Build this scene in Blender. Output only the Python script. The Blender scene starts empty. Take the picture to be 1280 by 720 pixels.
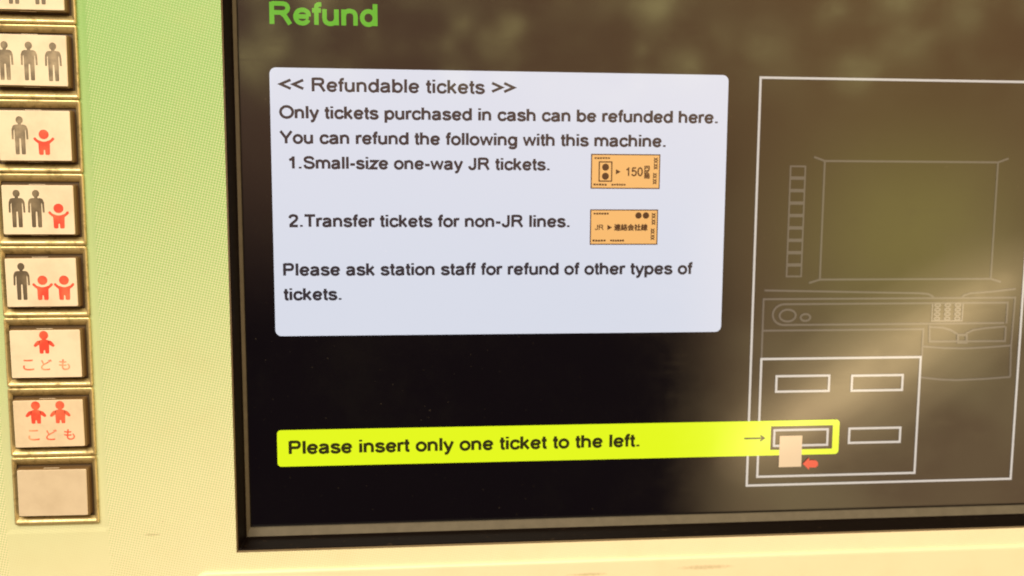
import bpy, bmesh, math, os, random
from mathutils import Matrix, Vector

S = bpy.context.scene
COL = S.collection
rnd = random.Random(7)

# ------------------------------------------------------------------ camera
# Panel coordinates: x right, y up, z out of the machine towards the viewer (metres).
H0 = 1.35                                   # height of the panel origin above the ground
D = 0.32                                    # distance from the phone to the fascia plane
F = 1150.0                                  # focal length in pixels of the 1280 wide photo
RX, RY, RZ = -0.1101316, -0.09490332, 0.00522859
M = (Matrix.Rotation(RY, 3, 'Y') @ Matrix.Rotation(RX, 3, 'X') @ Matrix.Rotation(RZ, 3, 'Z'))
TOW = Matrix(((1, 0, 0), (0, 0, -1), (0, 1, 0)))       # panel axes -> world axes

def P(px, py, z=0.0):
    """point of the plane at height z that the photo shows at this pixel"""
    v = M @ Vector(((px - 640) / F, -(py - 360) / F, -1.0))
    t = (z - D) / v.z
    return (v.x * t, v.y * t)

def look(px, py):
    """world direction in which a mirror lying in the panel sends that line of sight"""
    v = M @ Vector(((px - 640) / F, -(py - 360) / F, -1.0))
    return v.x / -v.z, v.y / -v.z

cam_d = bpy.data.cameras.new('camera')
cam = bpy.data.objects.new('camera', cam_d); COL.objects.link(cam)
cam.matrix_world = Matrix.Translation((0, -D, H0)) @ (TOW @ M).to_4x4()
cam_d.sensor_width = 36; cam_d.lens = F / 1280 * 36
cam_d.clip_start = 0.01; cam_d.clip_end = 100
cam_d.dof.use_dof = True
cam_d.dof.focus_distance = 0.245
cam_d.dof.aperture_fstop = 22
S.camera = cam

S.view_settings.view_transform = 'Standard'
S.view_settings.look = 'None'
S.view_settings.exposure = 0
S.view_settings.gamma = 1
S.render.engine = 'CYCLES'
S.cycles.use_denoising = True

# ------------------------------------------------------------------ node helper
class NT:
    def __init__(s, tree): s.t = tree; tree.nodes.clear()
    def n(s, typ, ins=None, **kw):
        nd = s.t.nodes.new(typ)
        for k, v in kw.items(): setattr(nd, k, v)
        for k, v in (ins or {}).items(): s.put(nd.inputs[k], v)
        return nd
    def put(s, sock, v):
        if isinstance(v, bpy.types.NodeSocket): s.t.links.new(v, sock)
        elif isinstance(v, bpy.types.Node): s.t.links.new(v.outputs[0], sock)
        else: sock.default_value = v
    def m(s, op, a, b=0.0, c=0.0):
        return s.n('ShaderNodeMath', {0: a, 1: b, 2: c}, operation=op).outputs[0]
    def ss(s, v, a, b, lo=0.0, hi=1.0):
        return s.n('ShaderNodeMapRange', {0: v, 1: a, 2: b, 3: lo, 4: hi}, interpolation_type='SMOOTHSTEP').outputs[0]
    def mix(s, f, a, b):
        nd = s.n('ShaderNodeMix', data_type='RGBA')
        s.put(nd.inputs[0], f); s.put(nd.inputs[6], a); s.put(nd.inputs[7], b)
        return nd.outputs[2]
    def noise(s, vec, scale, detail=3.0, rough=0.55):
        return s.n('ShaderNodeTexNoise', {'Vector': vec, 'Scale': scale, 'Detail': detail, 'Roughness': rough}).outputs[0]

def C(r, g, b): return (r, g, b, 1.0)

# ------------------------------------------------------------------ world: dim warm station hall
W = bpy.data.worlds.new('World'); S.world = W; W.use_nodes = True
w = NT(W.node_tree)
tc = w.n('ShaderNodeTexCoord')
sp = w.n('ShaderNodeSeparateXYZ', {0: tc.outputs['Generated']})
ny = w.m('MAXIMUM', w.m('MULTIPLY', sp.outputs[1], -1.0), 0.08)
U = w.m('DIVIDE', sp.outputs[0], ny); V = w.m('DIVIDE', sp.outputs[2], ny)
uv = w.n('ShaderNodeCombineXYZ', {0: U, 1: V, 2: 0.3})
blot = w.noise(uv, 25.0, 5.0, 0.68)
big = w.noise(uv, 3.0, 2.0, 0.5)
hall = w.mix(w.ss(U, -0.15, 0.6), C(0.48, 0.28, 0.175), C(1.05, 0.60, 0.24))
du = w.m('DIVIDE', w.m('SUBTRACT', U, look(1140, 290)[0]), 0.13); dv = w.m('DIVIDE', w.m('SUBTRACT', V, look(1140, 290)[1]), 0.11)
olive_glow = w.m('EXPONENT', w.m('MULTIPLY', w.m('ADD', w.m('MULTIPLY', du, du), w.m('MULTIPLY', dv, dv)), -1.0))  # olive-gold patch added to the world as a soft reflection in the screen
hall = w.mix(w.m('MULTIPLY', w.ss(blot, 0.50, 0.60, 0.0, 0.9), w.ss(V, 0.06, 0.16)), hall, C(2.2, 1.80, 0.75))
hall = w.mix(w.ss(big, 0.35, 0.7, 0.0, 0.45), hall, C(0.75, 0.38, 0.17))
low = w.ss(V, -0.17, 0.14)                       # darkness below eye level, put into the world for the glass to mirror
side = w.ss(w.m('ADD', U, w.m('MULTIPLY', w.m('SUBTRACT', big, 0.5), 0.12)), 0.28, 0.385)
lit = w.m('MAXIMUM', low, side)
low_col = w.mix(side, C(0.03, 0.02, 0.022), w.mix(w.ss(w.noise(uv, 7.0, 3.0, 0.6), 0.38, 0.66), C(0.85, 0.52, 0.27), C(1.35, 0.98, 0.48)))
col = w.mix(low, low_col, hall)
col = w.mix(w.m('MULTIPLY', olive_glow, 0.85), col, C(1.75, 1.40, 0.40))
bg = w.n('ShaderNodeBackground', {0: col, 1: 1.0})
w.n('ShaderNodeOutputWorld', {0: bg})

# ------------------------------------------------------------------ lamps
def area(name, loc, target, sx, sy, power, color, roll=0.0):
    d = bpy.data.lights.new(name, 'AREA'); d.shape = 'RECTANGLE'; d.size = sx; d.size_y = sy
    d.energy = power; d.color = color
    o = bpy.data.objects.new(name, d); COL.objects.link(o)
    o.location = loc
    q = (Vector(target) - Vector(loc)).to_track_quat('-Z', 'Y').to_matrix().to_4x4()
    o.matrix_world = Matrix.Translation(loc) @ q @ Matrix.Rotation(roll, 4, 'Z')
    return o
WARM = (1.0, 0.89, 0.70)
area('ceiling_lamp', (-0.35, -1.45, H0 + 1.1), (0.0, 0, H0), 1.6, 0.55, 43.5, WARM)
# unseen nested lamps added for the golden glare low right in the glass
u1, v1 = look(1112, 468)
gd = 1.3
for sx_, sy_, lum in ((0.40, 0.045, 3.0), (0.48, 0.085, 2.0), (0.54, 0.135, 0.9), (0.60, 0.19, 0.45)):
    g = area('glare_lamp', (u1 * gd, -gd + 0.3, H0 + v1 * gd), (0.07, 0, H0 - 0.07), sx_, sy_, lum * math.pi * math.pi / 4 * sx_ * sy_, (1.0, 0.72, 0.37), math.radians(40))
    g.data.shape = 'ELLIPSE'

# ------------------------------------------------------------------ materials
MATS = {}
def pbr(name, base, rough=0.5, metal=0.0, ior=1.5, emit=None, es=1.0, coat=0.0):
    m = bpy.data.materials.new(name); m.use_nodes = True
    t = NT(m.node_tree)
    b = t.n('ShaderNodeBsdfPrincipled', {'Base Color': base, 'Roughness': rough, 'Metallic': metal, 'IOR': ior, 'Coat Weight': coat, 'Coat Roughness': 0.12})
    if emit: t.put(b.inputs['Emission Color'], emit); b.inputs['Emission Strength'].default_value = es
    t.n('ShaderNodeOutputMaterial', {0: b.outputs[0]})
    MATS[name] = m
    return m, t, b

def lcd(name, emit):
    """picture shown on the lcd behind the glossy touch glass (its dust and finger marks are on the glass)"""
    m, t, b = pbr(name, C(0.004, 0.003, 0.004), 0.13, ior=2.05, emit=C(*emit))
    pos = t.n('ShaderNodeTexCoord').outputs['Object']
    sm = t.noise(pos, 38.0, 5.0, 0.62)
    wipe = t.noise(t.n('ShaderNodeMapping', {0: pos, 2: (0, 0.6, 0), 3: (30.0, 1.0, 160.0)}).outputs[0], 1.0, 4.0, 0.6)
    t.put(b.inputs['Roughness'], t.m('ADD', t.ss(sm, 0.4, 0.75, 0.065, 0.12), t.ss(wipe, 0.52, 0.75, 0.0, 0.035)))
    dust = t.ss(t.noise(pos, 900.0, 2.0, 0.6), 0.73, 0.80, 0.0, 1.0)
    film = t.ss(t.noise(pos, 24.0, 6.0, 0.68), 0.50, 0.74, 0.0, 0.5)
    t.put(b.inputs['Base Color'], t.mix(dust, t.mix(film, C(0.001, 0.0008, 0.001), C(0.0045, 0.0045, 0.003)), C(0.05, 0.042, 0.03)))
    return m

lcd('lcd_black', (0.0012, 0.0006, 0.0012))
lcd('lcd_white', (0.69, 0.715, 0.81))
lcd('lcd_ink', (0.035, 0.028, 0.034))
lcd('lcd_green', (0.10, 0.43, 0.02))
lcd('lcd_yellow', (0.78, 0.94, 0.012))
lcd('lcd_yellow_ink', (0.035, 0.030, 0.004))
lcd('lcd_line', (0.58, 0.54, 0.50))
lcd('lcd_dim', (0.095, 0.08, 0.072))
lcd('lcd_keypad', (0.20, 0.165, 0.13))
lcd('lcd_orange', (0.92, 0.49, 0.16))
lcd('lcd_orange_ink', (0.09, 0.035, 0.012))
lcd('lcd_tan', (0.74, 0.52, 0.31))
lcd('lcd_red', (0.78, 0.035, 0.02))

# printed fascia: green halftone over cream, thinning out downwards
CREAM = C(0.80, 0.765, 0.565)
GREEN = C(0.25, 0.475, 0.165)
m, t, b = pbr('fascia_print', CREAM, 0.42)
tcn = t.n('ShaderNodeTexCoord').outputs['Object']
s3 = t.n('ShaderNodeSeparateXYZ', {0: tcn})
X, Z = s3.outputs[0], s3.outputs[2]
cov = t.n('ShaderNodeMapRange', {0: t.m('ADD', Z, t.m('MULTIPLY', t.m('ADD', X, 0.09), -0.22)), 1: -0.163, 2: 0.070, 3: 0.0, 4: 1.05})
cov = t.m('POWER', cov.outputs[0], 0.82)
pit = 2 * math.pi / 0.00088
ca, sa = math.cos(math.radians(14)), math.sin(math.radians(14))
A = t.m('ADD', t.m('MULTIPLY', X, pit * ca), t.m('MULTIPLY', Z, -pit * sa))
B = t.m('ADD', t.m('MULTIPLY', X, pit * sa), t.m('MULTIPLY', Z, pit * ca))
dots = t.m('ADD', t.m('SINE', A), t.m('SINE', B))
# clear margin round the button column
inm = t.m('MULTIPLY', t.ss(X, -0.1100, -0.1094), 1.0)
fade = t.ss(cov, 0.02, 0.25)
edge = t.m('MAXIMUM', inm, t.ss(X, -0.1430, -0.1436))
amp = t.m('MULTIPLY', t.m('MULTIPLY', edge, fade), 0.18)
cf = t.n('ShaderNodeClamp', {0: t.m('ADD', cov, t.m('MULTIPLY', dots, amp))}).outputs[0]
wear = t.noise(tcn, 45.0, 4.0, 0.6)
base = t.mix(cf, CREAM, GREEN)
base = t.mix(t.ss(wear, 0.45, 0.8, 0.0, 0.14), base, C(0.55, 0.47, 0.24))
base = t.mix(t.ss(t.noise(tcn, 520.0, 2.0, 0.5), 0.74, 0.80, 0.0, 0.35), base, C(0.30, 0.25, 0.13))
# grey rub marks low on the panel
def rub(cx, cz, rx, rz):
    dx = t.m('DIVIDE', t.m('SUBTRACT', X, cx), rx); dz = t.m('DIVIDE', t.m('SUBTRACT', Z, cz), rz)
    r = t.m('ADD', t.m('MULTIPLY', dx, dx), t.m('MULTIPLY', dz, dz))
    r = t.m('ADD', r, t.m('MULTIPLY', t.noise(tcn, 700.0, 3.0, 0.6), 1.2))
    return t.ss(r, 1.5, 0.3, 0.0, 0.5)
rx_, rz_ = P(191, 668)
base = t.mix(rub(rx_, rz_, 0.0042, 0.0005), base, C(0.30, 0.26, 0.14))
t.put(b.inputs['Base Color'], base)
bm_ = t.n('ShaderNodeBump', {'Height': t.m('ADD', dots, t.m('MULTIPLY', wear, 2.0)), 'Strength': 0.10, 'Distance': 0.0001})
t.put(b.inputs['Normal'], bm_.outputs[0])

m, t, b = pbr('lower_paint', CREAM, 0.40)
tcn = t.n('ShaderNodeTexCoord').outputs['Object']
s3 = t.n('ShaderNodeSeparateXYZ', {0: tcn}); X, Z = s3.outputs[0], s3.outputs[2]
base = t.mix(t.ss(t.noise(tcn, 50.0, 4.0, 0.6), 0.42, 0.8, 0.0, 0.22), C(0.80, 0.735, 0.54), C(0.66, 0.57, 0.39))
rx_, rz_ = P(880, 707); base = t.mix(rub(rx_, rz_, 0.014, 0.0012), base, C(0.34, 0.29, 0.16))
rx_, rz_ = P(735, 716); base = t.mix(rub(rx_, rz_, 0.010, 0.0009), base, C(0.36, 0.31, 0.17))
t.put(b.inputs['Base Color'], base)

pbr('cut_edge', C(0.16, 0.12, 0.07), 0.6)
m, t, b = pbr('black_bezel', C(0.012, 0.007, 0.006), 0.5, ior=1.18)
tcn = t.n('ShaderNodeTexCoord').outputs['Object']
t.put(b.inputs['Base Color'], t.mix(t.ss(t.noise(tcn, 420.0, 4.0, 0.65), 0.60, 0.78, 0.0, 0.5), C(0.004, 0.002, 0.0018), C(0.06, 0.04, 0.026)))
m, t, b = pbr('grey_gasket', C(0.16, 0.14, 0.105), 0.65, ior=1.3)
tcn = t.n('ShaderNodeTexCoord').outputs['Object']
t.put(b.inputs['Base Color'], t.mix(t.noise(tcn, 260.0, 4.0, 0.6), C(0.085, 0.076, 0.058), C(0.145, 0.13, 0.10)))

# worn brass coloured metal
m, t, b = pbr('frame_metal', C(0.7, 0.55, 0.25), 0.34, 0.6)
tcn = t.n('ShaderNodeNewGeometry').outputs['Position']
st = t.n('ShaderNodeMapping', {0: tcn, 3: (120.0, 700.0, 700.0)})
gr = t.noise(st.outputs[0], 1.0, 4.0, 0.65)
gr2 = t.noise(tcn, 300.0, 5.0, 0.7)
t.put(b.inputs['Base Color'], t.mix(t.ss(gr2, 0.45, 0.75), t.mix(gr, C(0.78, 0.66, 0.36), C(0.58, 0.47, 0.22)), C(0.25, 0.19, 0.08)))
t.put(b.inputs['Roughness'], t.ss(gr2, 0.3, 0.8, 0.28, 0.6))
t.put(b.inputs['Normal'], t.n('ShaderNodeBump', {'Height': gr, 'Strength': 0.25, 'Distance': 0.0002}).outputs[0])
pbr('well_dark', C(0.06, 0.036, 0.016), 0.5)
m, t, b = pbr('cap_side', C(0.16, 0.10, 0.045), 0.25)
b.inputs['Transmission Weight'].default_value = 0.0

def label_mat(name, c, c2):
    m, t, b = pbr(name, C(*c), 0.35, coat=0.6)
    tcn = t.n('ShaderNodeNewGeometry').outputs['Position']
    t.put(b.inputs['Base Color'], t.mix(t.ss(t.noise(tcn, 110.0, 4.0, 0.6), 0.35, 0.8), C(*c), C(*c2)))
label_mat('label_cream', (0.77, 0.70, 0.56), (0.67, 0.58, 0.45))
label_mat('label_dull', (0.72, 0.62, 0.47), (0.60, 0.50, 0.37))
label_mat('label_blank', (0.63, 0.55, 0.43), (0.55, 0.47, 0.36))

def ink_mat(name, c, back, worn):
    m, t, b = pbr(name, C(*c), 0.4, coat=0.5)
    tcn = t.n('ShaderNodeNewGeometry').outputs['Position']
    t.put(b.inputs['Base Color'], t.mix(t.ss(t.noise(tcn, 170.0, 3.0, 0.55), 0.38, 0.72, 0.0, worn), C(*c), C(*back)))
ink_mat('ink_grey', (0.15, 0.125, 0.09), (0.50, 0.42, 0.30), 0.65)
ink_mat('ink_dark', (0.11, 0.088, 0.06), (0.40, 0.33, 0.22), 0.4)
ink_mat('ink_red', (0.74, 0.07, 0.045), (0.78, 0.24, 0.13), 0.5)
ink_mat('ink_red_worn', (0.72, 0.12, 0.07), (0.74, 0.42, 0.25), 0.85)

# ------------------------------------------------------------------ mesh helper
class MB:
    def __init__(s): s.v = []; s.f = []; s.mi = []; s.k = 0
    def poly(s, pts, mi=0):
        i = len(s.v); s.v += [tuple(p) for p in pts]; s.f.append(tuple(range(i, i + len(pts)))); s.mi.append(mi)
    def flat(s, pts, z, mi=0):
        # counter-clockwise seen from the viewer
        a = sum(pts[i][0] * pts[(i + 1) % len(pts)][1] - pts[(i + 1) % len(pts)][0] * pts[i][1] for i in range(len(pts)))
        if a < 0: pts = pts[::-1]
        s.poly([(x, y, z) for x, y in pts], mi)
    def rect(s, x0, y0, x1, y1, z, mi=0): s.flat([(x0, y0), (x1, y0), (x1, y1), (x0, y1)], z, mi)
    def stroke(s, pts, wd, z, closed=False, mi=0):
        s.k += 1; z = z + 0.000004 * s.k
        n = len(pts); L = []; Rr = []
        for i in range(n):
            a = Vector(pts[(i - 1) % n]) if (closed or i > 0) else None
            c = Vector(pts[(i + 1) % n]) if (closed or i < n - 1) else None
            p = Vector(pts[i])
            d1 = (p - a).normalized() if a is not None else None
            d2 = (c - p).normalized() if c is not None else None
            d1 = d1 if d1 is not None else d2; d2 = d2 if d2 is not None else d1
            n1 = Vector((-d1.y, d1.x)); n2 = Vector((-d2.y, d2.x))
            nn = (n1 + n2); nn = nn.normalized() if nn.length > 1e-6 else n1
            q = nn * (wd / 2 / max(0.35, nn.dot(n1)))
            L.append(p + q); Rr.append(p - q)
        for i in range(n if closed else n - 1):
            j = (i + 1) % n
            s.flat([tuple(L[i]), tuple(Rr[i]), tuple(Rr[j]), tuple(L[j])], z, mi)
    def loft(s, loops, mis, cap_last=None):
        """loops of equal length of (x,y,z), outermost first, counter-clockwise"""
        for k in range(len(loops) - 1):
            a, b2 = loops[k], loops[k + 1]; n = len(a)
            for i in range(n):
                j = (i + 1) % n
                s.poly([a[i], a[j], b2[j], b2[i]], mis[k])
        if cap_last is not None: s.poly(loops[-1], cap_last)
    def build(s, name, mats, parent=None, label=None, merge=True):
        me = bpy.data.meshes.new(name)
        me.from_pydata([(x, -z, y) for x, y, z in s.v], [], s.f)
        for mm in mats: me.materials.append(MATS[mm])
        me.polygons.foreach_set('material_index', s.mi)
        if merge:
            bm = bmesh.new(); bm.from_mesh(me)
            bmesh.ops.remove_doubles(bm, verts=bm.verts, dist=1e-7)
            bm.to_mesh(me); bm.free()
        me.update()
        o = bpy.data.objects.new(name, me); COL.objects.link(o)
        if parent: o.parent = parent
        if label: o['label'] = label
        return o

def rrect(x0, y0, x1, y1, r, n=5):
    out = []
    for cx, cy, a0 in ((x1 - r, y1 - r, 0), (x0 + r, y1 - r, 90), (x0 + r, y0 + r, 180), (x1 - r, y0 + r, 270)):
        for i in range(n + 1):
            a = math.radians(a0 + 90 * i / n); out.append((cx + r * math.cos(a), cy + r * math.sin(a)))
    return out
def circ(cx, cy, rx, ry=None, n=20, a0=0, a1=360):
    ry = ry or rx; full = a1 - a0 == 360
    return [(cx + rx * math.cos(math.radians(a0 + (a1 - a0) * i / (n if full else n - 1))), cy + ry * math.sin(math.radians(a0 + (a1 - a0) * i / (n if full else n - 1)))) for i in range(n)]
def box(tl, tr, br, bl, z):
    a, b2, c, d = P(*tl, z), P(*tr, z), P(*br, z), P(*bl, z)
    return (a[0] + d[0]) / 2, (c[1] + d[1]) / 2, (b2[0] + c[0]) / 2, (a[1] + b2[1]) / 2   # x0,y0,x1,y1

# ------------------------------------------------------------------ lettering
FONT_JA = None
try: FONT_JA = bpy.data.fonts.load(os.path.join(bpy.utils.system_resource('DATAFILES'), 'fonts', 'Noto Sans CJK Regular.woff2'))
except Exception: FONT_JA = None
def glyphs(body):
    """Japanese glyphs as flat meshes"""
    c = bpy.data.curves.new('lettering', 'FONT'); c.body = body; c.size = 1.0; c.resolution_u = 4
    if FONT_JA: c.font = FONT_JA
    o = bpy.data.objects.new('lettering', c); COL.objects.link(o)
    bpy.context.view_layer.update()
    me = bpy.data.meshes.new_from_object(o.evaluated_get(bpy.context.evaluated_depsgraph_get()))
    vs = [(v.co.x, v.co.y) for v in me.vertices]; fs = [tuple(p.vertices) for p in me.polygons]
    bpy.data.objects.remove(o); bpy.data.curves.remove(c); bpy.data.meshes.remove(me)
    return vs, fs
def put_glyphs(mb, body, x0, x1, y, h, z, mi=0, bold=0.0):
    """stretch the ink box of the text to x0..x1, y..y+h; bold (metres) stacks shifted copies a hair apart"""
    vs, fs = glyphs(body)
    if not vs: return
    mx0 = min(v[0] for v in vs); mx1 = max(v[0] for v in vs); my0 = min(v[1] for v in vs); my1 = max(v[1] for v in vs)
    b = bold
    for k, (ox, oy) in enumerate([(0, 0)] if b == 0 else [(-b, 0), (b, 0), (0, -b), (0, b), (0, 0)]):
        i = len(mb.v)
        for vx, vy in vs:
            mb.v.append((x0 + (vx - mx0) / (mx1 - mx0) * (x1 - x0) + ox, y + (vy - my0) / (my1 - my0) * h + oy, z + 0.0000025 * k))
        for f in fs: mb.f.append(tuple(q + i for q in f)); mb.mi.append(mi)

# Latin lettering: centre lines of a plain grotesque, 716 units to the capital height
def EL(cx, cy, rx, ry): return ('C', [(cx + rx * math.cos(math.radians(a)), cy + ry * math.sin(math.radians(a))) for a in range(0, 360, 12)])
ARCH = [(95, 290), (140, 425), (265, 476), (395, 430), (440, 310), (440, 150), (440, 0)]
GL = {
 ' ': (278, []), '.': (278, [('L', [(135, 0), (135, 108)])]), '-': (333, [('L', [(38, 265), (295, 265)])]),
 '<': (584, [('L', [(535, 590), (70, 358), (535, 126)])]), '>': (584, [('L', [(50, 590), (515, 358), (50, 126)])]),
 '0': (556, [EL(278, 358, 190, 316)]),
 '1': (556, [('L', [(330, 0), (330, 716)]), ('S', [(330, 640), (240, 560), (115, 500)])]),
 '2': (556, [('S', [(85, 500), (130, 620), (280, 670), (420, 620), (460, 510), (400, 380), (230, 220), (95, 75)]), ('L', [(60, 48), (505, 48)])]),
 '5': (556, [('L', [(470, 666), (165, 666), (112, 350)]), ('S', [(112, 345), (200, 430), (330, 430), (445, 350), (467, 230), (420, 100), (280, 42), (140, 80), (80, 180)])]),
 'J': (500, [('L', [(395, 716), (395, 220), (380, 120), (325, 60), (240, 42), (160, 60), (105, 120), (85, 215)])]),
 'O': (778, [EL(389, 358, 315, 322)]),
 'P': (667, [('L', [(125, 0), (125, 716)]), ('L', [(125, 666), (420, 666), (490, 650), (540, 600), (560, 510), (540, 420), (490, 360), (420, 345), (125, 345)])]),
 'R': (722, [('L', [(125, 0), (125, 716)]), ('L', [(125, 666), (440, 666), (520, 648), (570, 600), (588, 525), (570, 450), (520, 395), (440, 375), (125, 375)]), ('L', [(390, 375), (500, 270), (650, 0)])]),
 'S': (667, [('S', [(565, 520), (490, 638), (330, 670), (170, 630), (115, 530), (175, 430), (335, 375), (510, 320), (580, 200), (500, 80), (335, 44), (160, 90), (95, 230)])]),
 'T': (611, [('L', [(305, 0), (305, 716)]), ('L', [(25, 666), (588, 666)])]),
 'Y': (667, [('L', [(45, 716), (333, 300), (622, 716)]), ('L', [(333, 330), (333, 0)])]),
 'a': (556, [('S', [(90, 375), (140, 450), (270, 476), (390, 440), (425, 350), (425, 200), (430, 80), (465, 0)]), ('S', [(425, 300), (260, 272), (120, 225), (82, 140), (125, 65), (225, 40), (340, 75), (425, 190)])]),
 'b': (556, [EL(290, 259, 187, 218), ('L', [(95, 0), (95, 716)])]),
 'c': (500, [('S', [(455, 350), (395, 445), (272, 476), (140, 425), (82, 259), (140, 92), (272, 42), (400, 80), (460, 185)])]),
 'd': (556, [EL(265, 259, 187, 218), ('L', [(460, 0), (460, 716)])]),
 'e': (556, [('L', [(90, 262), (468, 262)]), ('S', [(468, 262), (450, 385), (380, 452), (278, 476), (150, 425), (85, 259), (150, 92), (285, 42), (395, 78), (458, 160)])]),
 'f': (278, [('L', [(135, 0), (135, 570), (150, 630), (190, 662), (285, 668)]), ('L', [(12, 470), (268, 470)])]),
 'g': (556, [EL(265, 259, 187, 218), ('L', [(460, 519), (460, 20), (445, -80), (390, -140), (280, -160), (165, -140), (100, -65)])]),
 'h': (556, [('L', [(95, 0), (95, 716)]), ('S', ARCH)]),
 'i': (222, [('L', [(110, 0), (110, 519)]), ('L', [(110, 612), (110, 716)])]),
 'k': (500, [('L', [(95, 0), (95, 716)]), ('L', [(415, 519), (95, 190)]), ('L', [(205, 305), (435, 0)])]),
 'l': (222, [('L', [(110, 0), (110, 716)])]),
 'm': (833, [('L', [(95, 0), (95, 519)]), ('S', [(95, 290), (130, 425), (235, 476), (350, 435), (415 - 0, 320), (415, 150), (415, 0)]), ('S', [(415, 290), (450, 425), (555, 476), (670, 435), (735, 320), (735, 150), (735, 0)])]),
 'n': (556, [('L', [(95, 0), (95, 519)]), ('S', ARCH)]),
 'o': (556, [EL(278, 259, 203, 218)]),
 'p': (556, [EL(290, 259, 187, 218), ('L', [(95, -200), (95, 519)])]),
 'r': (333, [('L', [(95, 0), (95, 519)]), ('S', [(95, 280), (130, 415), (215, 470), (335, 455)])]),
 's': (500, [('S', [(418, 372), (370, 446), (250, 476), (130, 448), (90, 380), (140, 310), (260, 268), (380, 228), (430, 145), (370, 66), (250, 42), (120, 76), (70, 170)])]),
 't': (278, [('L', [(135, 680), (135, 130), (150, 75), (190, 50), (270, 48)]), ('L', [(15, 470), (265, 470)])]),
 'u': (556, [('L', [(440, 519), (440, 0)]), ('S', [(95, 519), (95, 360), (95, 200), (140, 90), (265, 42), (390, 95), (440, 220)])]),
 'w': (722, [('T', [(50, 519), (203, 0)]), ('T', [(190, 0), (362, 519)]), ('T', [(360, 519), (532, 0)]), ('T', [(519, 0), (672, 519)])]),
 'X': (667, [('L', [(50, 716), (615, 0)]), ('L', [(615, 716), (50, 0)])]),
 'y': (500, [('L', [(50, 519), (262, 10)]), ('L', [(455, 519), (262, 10), (215, -100), (170, -150), (70, -155)])]),
 'z': (500, [('L', [(40, 469), (425, 469), (75, 50), (460, 50)])]),
}
def catmull(p, n=5):
    out = []
    for i in range(len(p) - 1):
        p0 = p[max(i - 1, 0)]; p1 = p[i]; p2 = p[i + 1]; p3 = p[min(i + 2, len(p) - 1)]
        for k in range(n):
            t = k / n
            out.append(tuple(0.5 * (2 * p1[c] + (p2[c] - p0[c]) * t + (2 * p0[c] - 5 * p1[c] + 4 * p2[c] - p3[c]) * t * t + (3 * p1[c] - p0[c] - 3 * p2[c] + p3[c]) * t ** 3) for c in (0, 1)))
    return out + [p[-1]]
def put_text(mb, body, x0, x1, y, h, z, mi=0, weight=105, turn=False):
    """lay the text between x0 and x1 on baseline y with capital height h (turn: text runs downwards from y, x0..x1 is its height)"""
    adv = 0; runs = []
    for ch in body:
        wd, strokes = GL[ch]
        runs.append((adv, strokes)); adv += wd
    xs = [a + p[0] for a, st in runs for k, pl in st for p in pl]
    mn, mx = min(xs) - weight / 2, max(xs) + weight / 2
    sx = (x1 - x0) / (mx - mn); sy = h / 716.0
    for a, st in runs:
        mb.k = 0
        for kind, pl in st:
            q = catmull(pl) if kind == 'S' else pl
            if kind == 'L' and len(q) == 2 and q[0][0] == q[1][0]: wv = weight * sx
            else: wv = weight * (sx + sy) / 2 * (0.84 if kind == 'T' else 1.0)
            mb.stroke([(x0 + (a + px_ - mn) * sx, y + py_ * sy) for px_, py_ in q], wv, z, kind == 'C', mi)

# ------------------------------------------------------------------ the machine
root = bpy.data.objects.new('ticket_machine', None); COL.objects.link(root)
root.location = (0, 0, H0)
root['label'] = 'cream and green ticket vending machine front with a lit touch screen and passenger number buttons'
root['category'] = 'ticket machine'

# screen opening
ex0 = -0.0666; ey0 = -0.1289; ex1 = 0.262; ey1 = 0.108
bx0, bx1 = -0.1404, -0.1126                    # button column
PITCH = 0.0240; BT = 0.0756; by0 = BT - 8 * PITCH
# --- fascia sheet
fx = [-0.30, bx0 - 0.0034, bx0 - 0.0018, bx1 + 0.0018, bx1 + 0.0034, ex0, ex1, 0.40]
fy = [-0.32, by0 - 0.0034, by0 - 0.0018, BT + 0.05, BT + 0.0506, 0.20]
fy = sorted(set(fy + [ey0, ey1]))
def fz(x, y): return 0.0 if (bx0 - 0.0020 <= x <= bx1 + 0.0020 and by0 - 0.0020 <= y <= BT + 0.0501) else 0.00022
mb = MB()
for i in range(len(fx) - 1):
    for j in range(len(fy) - 1):
        xa, xb, ya, yb = fx[i], fx[i + 1], fy[j], fy[j + 1]
        if xa >= ex0 - 1e-6 and xb <= ex1 + 1e-6 and ya >= ey0 - 1e-6 and yb <= ey1 + 1e-6: continue
        mb.poly([(xa, ya, fz(xa, ya)), (xb, ya, fz(xb, ya)), (xb, yb, fz(xb, yb)), (xa, yb, fz(xa, yb))])
# solid back so the sheet is a real plate
mb.poly([(-0.30, -0.32, 0.00022), (-0.30, -0.32, -0.06), (0.40, -0.32, -0.06), (0.40, -0.32, 0.00022)])
mb.poly([(-0.30, 0.20, 0.00022), (0.40, 0.20, 0.00022), (0.40, 0.20, -0.06), (-0.30, 0.20, -0.06)])
mb.poly([(-0.30, -0.32, 0.00022), (-0.30, 0.20, 0.00022), (-0.30, 0.20, -0.06), (-0.30, -0.32, -0.06)])
mb.poly([(0.40, -0.32, 0.00022), (0.40, -0.32, -0.06), (0.40, 0.20, -0.06), (0.40, 0.20, 0.00022)])
mb.poly([(-0.30, -0.32, -0.06), (-0.30, 0.20, -0.06), (0.40, 0.20, -0.06), (0.40, -0.32, -0.06)])
mb.build('fascia', ['fascia_print'], root, 'flat front panel with a fine green dot print fading to cream')

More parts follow.
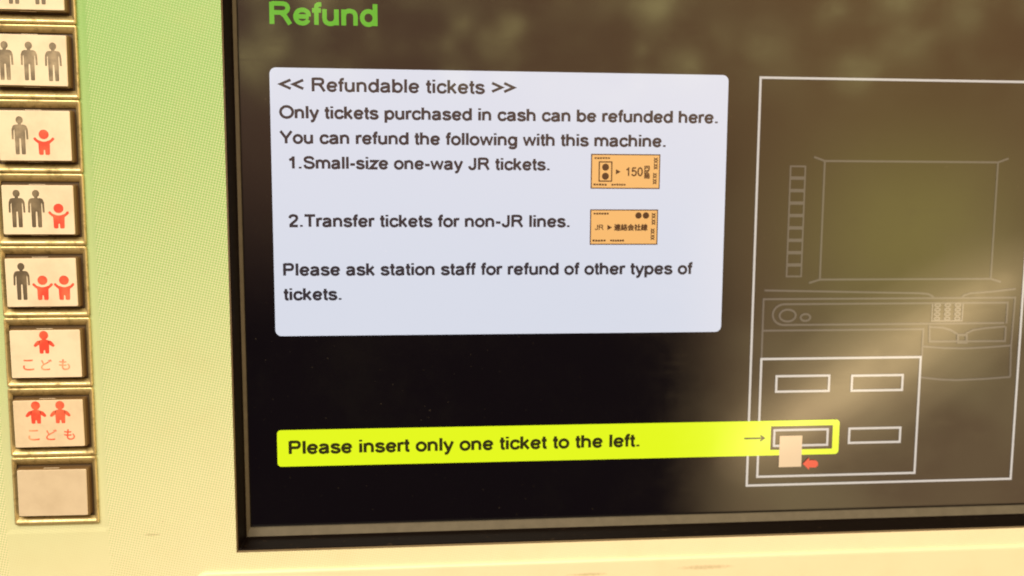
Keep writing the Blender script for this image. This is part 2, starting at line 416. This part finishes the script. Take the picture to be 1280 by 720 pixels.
# --- raised lower panel under the screen, its rounded top edge catches the light
lt = (P(640, 699)[1] + P(1240, 683)[1] + P(300, 713)[1]) / 3
lx0 = P(244, 716)[0]
mb = MB()
def lp(off, z): return [(x, y, z) for x, y in rrect(lx0 + off, -0.30, 0.38, lt - off, 0.004)]
prof = [(0.0, 0.00024), (0.00005, 0.0008), (0.0003, 0.0012), (0.0008, 0.0014), (0.0013, 0.00145)]
mb.loft([lp(o_, z_) for o_, z_ in prof], [0] * 4, 0)
o = mb.build('lower_panel', ['lower_paint'], root, 'raised plain cream plate with a rounded upper edge below the screen')
for p in o.data.polygons: p.use_smooth = len(p.vertices) == 4

# --- bezel: cut edge of the fascia, then the black wall down to the gasket
def loop(off, z): return [(ex0 + off, ey0 + off, z), (ex1 - off, ey0 + off, z), (ex1 - off, ey1 - off, z), (ex0 + off, ey1 - off, z)]
def rl(off, z, r): return [(x, y, z) for x, y in rrect(ex0 + off, ey0 + off, ex1 - off, ey1 - off, r, 3)]
mb = MB()
mb.loft([loop(0, 0.00022), loop(0.0004, -0.0006)], [1])
mb.loft([rl(0.0004, -0.0006, 0.0006), rl(0.0008, -0.0010, 0.0006), rl(0.0012, -0.0096, 0.0004), rl(0.0016, -0.0104, 0.0002)], [0, 0, 0])
bez = mb.build('screen_bezel', ['black_bezel', 'cut_edge'], root, 'black inner frame wall round the touch screen')
SZ = -0.0126
mb = MB()
def ledge(ox, oy, z): return [(ex0 + ox, ey0 + oy, z), (ex1 - ox, ey0 + oy, z), (ex1 - ox, ey1 - oy, z), (ex0 + ox, ey1 - oy, z)]
mb.loft([ledge(0.0016, 0.0016, -0.0104), ledge(0.0017, 0.0017, -0.0106), ledge(0.0025, 0.0043, -0.0119), ledge(0.0026, 0.0044, SZ - 0.0002)], [0, 0, 0])
mb.build('gasket', ['grey_gasket'], bez, 'dull grey strip between black bezel and display')

# --- display
scr = MB(); scr.rect(ex0 + 0.0019, ey0 + 0.0019, ex1 - 0.0019, ey1 - 0.0019, SZ)
screen = scr.build('touch_screen', ['lcd_black'], root, 'dark glossy touch screen showing refund instructions in English')
def Z(k): return SZ + 0.00003 * k
def PS(x, y): return P(x, y, SZ)
PXS = (D - SZ) / F                             # metres per photo pixel on the screen plane

def line_obj(name, body, xa, ya, xb, yb, cap_px, mat, weight, layer=2, label=None):
    a, b2 = PS(xa, ya), PS(xb, yb)
    cap = PS((xa + xb) / 2, (ya + yb) / 2 - cap_px * 0.955)[1] - PS((xa + xb) / 2, (ya + yb) / 2)[1]
    mb = MB(); put_text(mb, body, a[0], b2[0], (a[1] + b2[1]) / 2, cap, Z(layer), 0, weight)
    return mb.build(name, [mat], screen, label, merge=False)
line_obj('heading_text', 'Refund', 337, 29.5, 472, 33, 28.8, 'lcd_green', 140, label='large green word Refund at the top of the screen')

x0, y0, x1, y1 = box((337, 83), (912, 95), (900, 415), (344, 420), SZ)
mb = MB(); mb.flat(rrect(x0, y0, x1, y1, 0.0022), Z(1))
mb.build('notice_panel', ['lcd_white'], screen, 'white rounded notice box on the screen')
LINES = [('<< Refundable tickets >>', 349, 114, 644, 117.5, 17.6, 136),
         ('Only tickets purchased in cash can be refunded here.', 349, 148.3, 897, 153.5, 15.9, 152),
         ('You can refund the following with this machine.', 349, 179.6, 832, 183.3, 15.9, 152),
         ('1.Small-size one-way JR tickets.', 360, 210.8, 687, 212.7, 15.7, 152),
         ('2.Transfer tickets for non-JR lines.', 360, 283.3, 712, 284.0, 15.7, 152),
         ('Please ask station staff for refund of other types of', 354, 344.2, 867, 342.8, 15.5, 152),
         ('tickets.', 353, 375.2, 427, 374.8, 15.5, 152)]
for body, xa, ya, xb, yb, cp, bo in LINES:
    line_obj('notice_text', body, xa, ya, xb, yb, cp, 'lcd_ink', bo)

# --- two ticket pictures
def ticket(tl, tr, br, bl, kind, label):
    x0, y0, x1, y1 = box(tl, tr, br, bl, SZ); w_, h_ = x1 - x0, y1 - y0
    def q(u, v): return (x0 + u * w_, y1 - v * h_)
    mb = MB(); mb.rect(x0, y0, x1, y1, Z(2), 1)
    i_ = 0.0004; mb.rect(x0 + i_, y0 + i_, x1 - i_, y1 - i_, Z(3), 0)
    def dash(u0, u1, v, hh=0.062):
        n = max(3, int((u1 - u0) / 0.035))
        for k in range(n):
            ua = u0 + (u1 - u0) * k / n; ub = ua + (u1 - u0) / n * 0.78
            a = q(ua, v + hh / 2 * rnd.uniform(0.7, 1)); b2 = q(ub, v - hh / 2 * rnd.uniform(0.7, 1)); mb.rect(a[0], a[1], b2[0], b2[1], Z(4), 1)
    def text(body, u0, u1, v, hh, bold=0.0):
        a, b2 = q(u0, v), q(u1, v)
        if ord(body[0]) > 0x2fff: put_glyphs(mb, body, a[0], b2[0], a[1], hh * h_, Z(4), 1, bold)
        else: put_text(mb, body, a[0], b2[0], a[1], hh * h_, Z(4), 1, 128)
    def vtext(u, v0, v1, wd):
        # small print standing on its side along the right edge
        t_ = MB(); put_text(t_, 'XX.XX', 0, 1, 0, 1, 0, 0, 110)
        i = len(mb.v)
        for a, b2, zz in t_.v:
            px_, py_ = q(u + wd * (b2 - 0.5), v0 + (v1 - v0) * a); mb.v.append((px_, py_, Z(4) + zz))
        for f in t_.f: mb.f.append(tuple(k + i for k in f)); mb.mi.append(1)
    def tri(u, v, s=0.035):
        mb.flat([q(u - s, v - s * 2.2), q(u + s, v), q(u - s, v + s * 2.2)], Z(4), 1)
    dash(0.05, 0.28, 0.12); dash(0.04, 0.24, 0.88); dash(0.30, 0.51, 0.88)
    vtext(0.935, 0.10, 0.43, 0.055); vtext(0.925, 0.54, 0.86, 0.055)
    if kind == 0:
        a, b2 = q(0.12, 0.78), q(0.30, 0.23)
        mb.stroke([a, (b2[0], a[1]), b2, (a[0], b2[1])], 0.00045, Z(4), True, 1)
        for v in (0.38, 0.64): mb.flat(circ(*q(0.21, v), 0.0013, n=16), Z(5), 1)
        tri(0.395, 0.51); text('150', 0.50, 0.75, 0.63, 0.25)
        for k, ch in enumerate('円区間'): text(ch, 0.775, 0.845, 0.45 + k * 0.125, 0.11, 0.00012)
    else:
        for u in (0.71, 0.82): mb.flat(circ(*q(u, 0.17), 0.0012, n=16), Z(5), 1)
        text('JR', 0.07, 0.20, 0.58, 0.15); tri(0.29, 0.51)
        text('連絡会社線', 0.355, 0.845, 0.595, 0.18, 0.00013)
    mb.build('ticket_picture', ['lcd_orange', 'lcd_orange_ink'], screen, label, merge=False)
ticket((738.8, 192.2), (826, 193), (824, 236.2), (738.2, 236), 0, 'upper small orange ticket picture printed with 150')
ticket((737.8, 261.6), (822.7, 262), (821.6, 306), (737, 306), 1, 'lower small orange ticket picture with two dots at its top')

# --- machine diagram, dim lines
LW = 2.6 * PXS
def pts(*a): return [PS(*p) for p in a]
mb = MB(); zd = Z(1)
ax0, ay0, ax1, ay1 = box((988.6, 206.8), (1007, 207), (1001, 346.5), (982.8, 346.5), SZ)
ch = (ay1 - ay0) / 9
for k in range(9):
    yt = ay1 - k * ch
    mb.stroke([(ax0, yt - ch + 0.0003), (ax1, yt - ch + 0.0003), (ax1, yt - 0.0003), (ax0, yt - 0.0003)], LW * 0.85, zd, True)
sx0, sy0, sx1, sy1 = box((1032, 201.7), (1247, 202.5), (1238.7, 349), (1023.6, 349), SZ)
mb.stroke([(sx0, sy0), (sx1, sy0), (sx1, sy1), (sx0, sy1)], LW, zd, True)
for cx, cy, dx, dy in ((sx0, sy1, -1, .35), (sx1, sy1, 1, .35), (sx0, sy0, -1, -.3), (sx1, sy0, 1, -.3)):
    mb.stroke([(cx, cy), (cx + dx * 0.0042, cy + dy * 0.0042)], LW, zd)
mb.stroke(pts((955.4, 363), (1150, 366.5), (1160, 367.5), (1165, 370), (1168, 373)), LW, zd)
mb.stroke(pts((1201, 373), (1205, 369), (1213, 366.5), (1240, 364.5), (1269.6, 361)), LW, zd)
cx0 = PS(953.5, 400)[0]; cx1 = PS(1267, 400)[0]; cyt = PS(1110, 373)[1]; cyb = PS(1110, 411.8)[1]
ib = PS(1000, 449)[1]
mb.stroke([(cx0, ib), (cx0, cyt), (cx1, cyt), PS(1263.6, 434), PS(1262.5, 471)], LW, zd)
dvx = PS(1153, 430)[0]
mb.stroke([(cx0 + LW / 2, cyb), (dvx, cyb), (dvx, PS(1152, 446)[1])], LW, zd)
yt = PS(1110, 379.3)[1]; yb = PS(1110, 405)[1]; r = (yt - yb) / 2; xl = PS(967.5, 392)[0] + r; xr = PS(1258, 400)[0]
arc = [(xl + r * 1.25 * math.cos(a) * 0.9, (yt + yb) / 2 + r * math.sin(a)) for a in [math.radians(90 + 180 * k / 12) for k in range(13)]]
mb.stroke([(xr, PS(1256, 404.5)[1])] + [(xr, yt)] + arc + [(PS(1255, 405)[0], yb)], LW, zd)
for (px_, py_, rx_, ry_) in ((984.4, 394.4, 10.5, 7.5), (1006.6, 396.8, 6.3, 4.3)):
    c_ = PS(px_, py_); mb.stroke(circ(*c_, rx_ * PXS * 1.04, ry_ * PXS * 1.04, 22), LW, zd, True)
kx0, ky0, kx1, ky1 = box((1165, 378.5), (1203, 378.5), (1203, 401), (1165, 401), SZ)
mbk = MB(); mbk.stroke([(kx0, ky0), (kx1, ky0), (kx1, ky1), (kx0, ky1)], LW * 0.7, Z(3), True)
for i in range(3):
    for j in range(4):
        ux = kx0 + (kx1 - kx0) * (i + 0.5) / 3; uy = ky0 + (ky1 - ky0) * (j + 0.5) / 4
        mbk.stroke(circ(ux, uy, 0.0011, 0.00055, 12), LW * 0.75, Z(3), True)
mb.stroke(pts((1161.7, 406.5), (1161.7, 426.8), (1256, 426.3), (1257, 408)), LW, zd)
mb.stroke(pts((1161.7, 408.5), (1178, 409.5), (1188, 412.5), (1197, 418)), LW, zd)
mb.stroke(pts((1207, 417), (1216, 412.5), (1232, 410), (1256, 408)), LW, zd)
mb.stroke(pts((1197, 418.5), (1208, 418.5), (1208, 428), (1197, 428)), LW * 1.2, zd + 0.00004, True)
mb.stroke(pts((1154, 433), (1180, 435), (1205, 435.4), (1235, 434), (1263.6, 431.7)), LW, zd)
mb.stroke(pts((1150, 471.5), (1175, 474.3), (1195, 475), (1230, 473.5), (1262.5, 471)), LW, zd)
mbk.build('keypad_drawing', ['lcd_keypad'], screen, 'small grid of pale keys in the drawing', merge=False)
mb.build('machine_outline', ['lcd_dim'], screen, 'dim grey line drawing of the machine on the screen', merge=False)

# --- machine diagram, bright lines
BW = 3.0 * PXS
ox0 = (PS(952, 98)[0] + PS(932, 605)[0]) / 2; ox1 = (PS(1278, 340)[0] + PS(1265, 600)[0]) / 2
oyt = PS(1100, 99.5)[1]; oyb = (PS(932, 605)[1] + PS(1265, 600)[1]) / 2
zb = Z(5)
mb = MB(); mb.stroke([(ox0, oyb), (ox1, oyb), (ox1, oyt), (ox0, oyt)], BW, zb, True)
mb.build('diagram_border', ['lcd_line'], screen, 'bright white outline round the machine drawing')
mb = MB()
ix0, iy0, ix1, iy1 = box((952, 448.7), (1150.8, 446.3), (1142.7, 591.7), (946, 595), SZ)
mb.stroke([(ix0, iy0), (ix1, iy0), (ix1, iy1), (ix0, iy1)], BW, zb, True)
mb.build('diagram_inset', ['lcd_line'], screen, 'white box holding four slot outlines in the drawing')
def slot(tl, tr, br, bl, label, k=5):
    x0, y0, x1, y1 = box(tl, tr, br, bl, SZ); h = BW * 0.45
    mb = MB(); mb.stroke([(x0 + h, y0 + h), (x1 - h, y0 + h), (x1 - h, y1 - h), (x0 + h, y1 - h)], BW, Z(k), True)
    mb.build('slot_outline', ['lcd_line'], screen, label)
slot((969, 469), (1037.6, 468), (1037, 490), (969, 490.5), 'upper left white slot outline in the drawing')
slot((1063.8, 468), (1129.4, 467.7), (1128.5, 489), (1063, 489), 'upper right white slot outline in the drawing')
slot((1060, 534.5), (1126.5, 533), (1125.5, 553.5), (1060, 554.5), 'lower right white slot outline in the drawing')

# --- yellow message banner with a window round the ticket slot
x0, y0, x1, y1 = box((346.5, 538), (1049, 524), (1048, 566.5), (347, 584), SZ)
hx0, hy0, hx1, hy1 = box((963, 532.5), (1040.6, 531), (1040, 560.5), (963, 562), SZ)
hm = (hy0 + hy1) / 2; bmid = (y0 + y1) / 2; bhh = (y1 - y0) / 2
hy0, hy1 = bmid - (hy1 - hy0) / 2, bmid + (hy1 - hy0) / 2
mb = MB(); zy = Z(7)
left = [p for p in rrect(x0, y0, x1, y1, 0.0012)]
rr = rrect(x0, y0, x1, y1, 0.0014)
n1 = len(rr) // 4
tr_, tl_, bl_, br_ = rr[:n1], rr[n1:2 * n1], rr[2 * n1:3 * n1], rr[3 * n1:]
mb.flat(tl_ + bl_ + [(hx0, y0), (hx0, hy0), (hx0, hy1), (hx0, y1)], zy)
mb.flat([(hx0, hy1), (hx1, hy1), (hx1, y1), (hx0, y1)], zy)
mb.flat([(hx0, y0), (hx1, y0), (hx1, hy0), (hx0, hy0)], zy)
mb.flat([(hx1, hy0), (hx1, y0)] + br_ + tr_ + [(hx1, y1), (hx1, hy1)], zy)
mb.build('message_banner', ['lcd_yellow'], screen, 'bright yellow instruction bar ending in a box round one slot')
mb = MB(); mb.rect(hx0, hy0, hx1, hy1, Z(6))
mb.build('slot_window', ['lcd_black'], screen, 'dark cut-out in the yellow bar')
x0s, y0s, x1s, y1s = box((966, 535.5), (1035.5, 534.5), (1035, 556.5), (966.5, 557.5), SZ); h = BW * .45
dy_ = bmid - (y0s + y1s) / 2
mb = MB(); mb.stroke([(x0s + h, y0s + h + dy_), (x1s - h, y0s + h + dy_), (x1s - h, y1s - h + dy_), (x0s + h, y1s - h + dy_)], BW, Z(8), True)
mb.build('slot_outline', ['lcd_line'], screen, 'white slot outline inside the yellow box')
line_obj('banner_text', 'Please insert only one ticket to the left.', 361, 565.6, 799, 559.5, 16.6, 'lcd_yellow_ink', 154, layer=9)
a, b2 = PS(930, 548), PS(955, 547.4); ym = (a[1] + b2[1]) / 2
mb = MB(); mb.stroke([(a[0], ym), (b2[0], ym)], 2.2 * PXS, Z(9))
mb.stroke([(b2[0] - 0.0016, ym + 0.0011), (b2[0], ym), (b2[0] - 0.0016, ym - 0.0011)], 2.1 * PXS, Z(9) + 0.00001)
mb.build('thin_arrow', ['lcd_yellow_ink'], screen, 'thin dark arrow pointing right on the yellow bar', merge=False)
x0, y0, x1, y1 = box((974, 544.7), (1002, 544), (1001.5, 583), (973.3, 583.6), SZ)
mb = MB(); mb.rect(x0, y0, x1, y1, Z(11)); mb.build('ticket_figure', ['lcd_tan'], screen, 'plain tan ticket shape below the slot')
mb = MB(); mb.flat(pts((1003, 579.5), (1011, 571.5), (1011, 575), (1019, 575), (1022, 577.5), (1022, 581.5), (1019, 584), (1011, 584), (1011, 587)), Z(11))
mb.build('red_arrow', ['lcd_red'], screen, 'short fat red arrow pointing left beside the tan ticket')

# ------------------------------------------------------------------ passenger buttons
BCX = -0.1264; CHW, CHH = 0.01125, 0.00805         # cap half sizes
ZT = 0.0035
def shift(loops, cx, cy): return [[(x + cx, y + cy, z) for x, y, z in l] for l in loops]
def rloop(hw, hh, z, r, n=3): return [(x, y, z) for x, y in rrect(-hw, -hh, hw, hh, r, n)]
random.seed(3)
def adult(mb, cx, cy_head, k=1.0):
    """grey standing figure: cx, head centre y, all in metres relative to the cap"""
    u = 0.000262 * k; z = ZT + 0.00004
    mb.flat(circ(cx, cy_head, 4.3 * u, 4.6 * u, 18), z)
    t0 = cy_head - 4.2 * u
    def pp(L): return [(cx + a * u, t0 - b_ * u) for a, b_ in L]
    mb.flat(pp([(-2.0, 0), (2.0, 0), (2.0, 1.5), (-2.0, 1.5)]), z)
    mb.flat(pp([(-5.6, 1.5), (5.6, 1.5), (6.2, 2.2), (6.2, 15.5), (-6.2, 15.5), (-6.2, 2.2)]), z)
    for s in (-1, 1):
        mb.flat(pp([(s * 6.2, 1.6), (s * 8.2, 3.2), (s * 9.6, 7), (s * 9.9, 19.5), (s * 7.6, 19.5), (s * 7.3, 9.0), (s * 6.2, 7.2)]), z)
        mb.flat(pp([(s * 6.2, 15.5), (s * 6.0, 37.0), (s * 5.4, 38.0), (s * 2.0, 38.0), (s * 1.3, 37.2), (s * 0.9, 18.6), (0, 18.2), (0, 15.5)]), z)
def child_up(mb, cx, cy_head, k=1.0):
    u = 0.000262 * k; z = ZT + 0.00004
    mb.flat(circ(cx, cy_head, 6.0 * u, 5.9 * u, 20), z)
    t0 = cy_head
    def pp(L): return [(cx + a * u, t0 - b_ * u) for a, b_ in L]
    # shoulders curve round the head
    mb.flat(pp([(-7.0, 7.0), (-4.4, 7.9), (-2.2, 8.7), (0, 8.9), (2.2, 8.7), (4.4, 7.9), (7.0, 7.0), (6.7, 17.5), (-6.7, 17.5)]), z)
    for s in (-1, 1):
        mb.flat(pp([(s * 6.9, 7.1), (s * 8.3, 5.8), (s * 10.4, 3.6), (s * 12.2, 4.3), (s * 12.4, 6.0), (s * 11, 7.6), (s * 6.8, 11.2)]), z)
        mb.flat(pp([(s * 6.7, 17.5), (s * 6.5, 24), (s * 5.5, 25.2), (s * 2.0, 25.2), (s * 1.1, 24.4), (s * 0.8, 19.5), (0, 19.0), (0, 17.5)]), z)
def child_down(mb, cx, cy_head, k=1.0):
    u = 0.000262 * k; z = ZT + 0.00004
    mb.flat(circ(cx, cy_head, 5.6 * u, 5.6 * u, 20), z)
    def pp(L): return [(cx + a * u, cy_head - b_ * u) for a, b_ in L]
    mb.flat(pp([(-4.6, 6.3), (-2.2, 5.4), (2.2, 5.4), (4.6, 6.3), (6.3, 8.5), (5.9, 18.0), (-5.9, 18.0), (-6.3, 8.5)]), z)
    for s in (-1, 1):
        mb.flat(pp([(s * 4.8, 6.4), (s * 8.6, 7.6), (s * 11.4, 10.6), (s * 12.8, 13.4), (s * 11.8, 15.0), (s * 10.0, 14.8), (s * 6.1, 12.0)]), z)
        mb.flat(pp([(s * 5.9, 18), (s * 5.8, 22.6), (s * 5.0, 23.7), (s * 2.0, 23.7), (s * 1.2, 23.0), (s * 0.8, 19.6), (0, 19.2), (0, 18)]), z)

PX = 0.0002535                                      # metres per photo pixel at the caps
ROWS = [
    ('two grey adult figures, half cut off at the top of the photo', [('a', -16, 13), ('a', 16, 13)], 'label_cream'),
    ('three grey adult figures in a row', [('a', -31, 13), ('a', -1.5, 13), ('a', 28, 13.6)], 'label_cream'),
    ('one grey adult figure and one red child figure', [('a', -17.5, 12), ('c', 11.7, 30)], 'label_cream'),
    ('two grey adult figures and one red child figure', [('a', -26, 11), ('a', -2, 11), ('c', 25.5, 30)], 'label_cream'),
    ('one grey adult figure and two red child figures', [('a', -25, 11), ('c', 1, 29), ('c', 28, 29)], 'label_cream'),
    ('one red child figure above the word こども', [('d', -1, 7.0), ('t', 0, 0)], 'label_cream'),
    ('two red child figures above the word こども', [('d', -16, 6.5), ('d', 15, 6.5), ('t', 2, 0)], 'label_dull'),
    ('blank unlettered tan face, the lowest of the column', [], 'label_blank')]

def make_frame():
    mb = MB()
    hw, hh = 0.0139, PITCH / 2 - 0.00012
    iw, ih = 0.01245, 0.0092
    L = [rloop(hw, hh, 0.0001, 0.0007), rloop(hw, hh, 0.0009, 0.0007), rloop(hw - 0.00012, hh - 0.00016, 0.0012, 0.0006), rloop(hw - 0.0003, hh - 0.0005, 0.0013, 0.0005),
         rloop(hw - 0.0006, hh - 0.0011, 0.00125, 0.0004), rloop(hw - 0.0007, hh - 0.00135, 0.0010, 0.0003), rloop(iw, ih, 0.0005, 0.0003), rloop(iw, ih, 0.00012, 0.0003)]
    mb.loft(L, [0] * 6 + [1], 1)
    return mb
def make_cap():
    mb = MB()
    mb.loft([rloop(CHW + 0.0005, CHH + 0.0004, 0.0001, 0.0006), rloop(CHW + 0.00045, CHH + 0.00035, 0.0024, 0.0006), rloop(CHW + 0.0002, CHH + 0.0002, 0.0030, 0.0005), rloop(CHW - 0.0002, CHH - 0.0002, 0.0031, 0.0004)], [0] * 3, 0)
    return mb
def make_plate():
    mb = MB()
    mb.loft([rloop(CHW, CHH, 0.0030, 0.0004), rloop(CHW, CHH, 0.00335, 0.0004), rloop(CHW - 0.00015, CHH - 0.00015, ZT, 0.0004)], [0, 0], 0)
    for s in (-1, 1):                                # small locating tabs
        y_ = s * (CHH + 0.00018); mb.loft([[(a + (-0.0004), b_ + y_, z_) for a, b_, z_ in rloop(0.0026, 0.00022, zz, 0.0001, 1)] for zz in (0.0020, 0.0026)], [0], 0)
    return mb
protos = {}
for k, (lab, figs, plate) in enumerate(ROWS):
    cy = BT - (k + 0.5) * PITCH - 0.00005
    jx, jz, jr = rnd.uniform(-0.00018, 0.00018), rnd.uniform(-0.00012, 0.00012), math.radians(rnd.uniform(-0.45, 0.45))
    if k == 0:
        btn = make_frame().build('push_button', ['frame_metal', 'well_dark'], root)
        cap = make_cap().build('button_cap', ['cap_side'], btn)
        for p in cap.data.polygons: p.use_smooth = False
        pl = make_plate().build('label_plate', [plate], btn)
        for o_ in (btn,):
            for p in o_.data.polygons: p.use_smooth = len(p.vertices) == 4 and p.material_index == 0
        first = (btn, cap, pl)
    else:
        btn = first[0].copy(); COL.objects.link(btn)
        for src in first[1:]:
            c_ = src.copy()
            if src is first[2] and plate != 'label_cream':
                c_.data = src.data.copy(); c_.data.materials[0] = MATS[plate]
            COL.objects.link(c_); c_.parent = btn
            c_.location = (jx, 0, jz); c_.rotation_euler = (0, jr, 0)
    btn.parent = root; btn.location = (BCX, 0, cy); btn['group'] = 'passenger number buttons beside the screen'
    btn['label'] = 'brass framed push button showing ' + lab if figs else 'brass framed push button with a ' + lab
    for kind, dx, dy in figs:
        mb = MB(); X_ = dx * PX; Y_ = CHH - dy * PX
        if kind == 'a': adult(mb, X_, Y_); mb.build('adult_symbol', ['ink_grey' if k < 3 else 'ink_dark'], btn, merge=False)
        elif kind == 'c': child_up(mb, X_, Y_); mb.build('child_symbol', ['ink_red'], btn, merge=False)
        elif kind == 'd': child_down(mb, X_, Y_); mb.build('child_symbol', ['ink_red'], btn, merge=False)
        else:
            for ch_, off in zip('こども', (-22, 0.6, 23.5)):
                a_ = (off + dx - 6.8) * PX; put_glyphs(mb, ch_, a_, a_ + 13.6 * PX, CHH - 53.5 * PX, 14.0 * PX, ZT + 0.00004, 0, 0.00007)
            mb.build('lettering', ['ink_red_worn'], btn, 'red hiragana reading こども', merge=False)
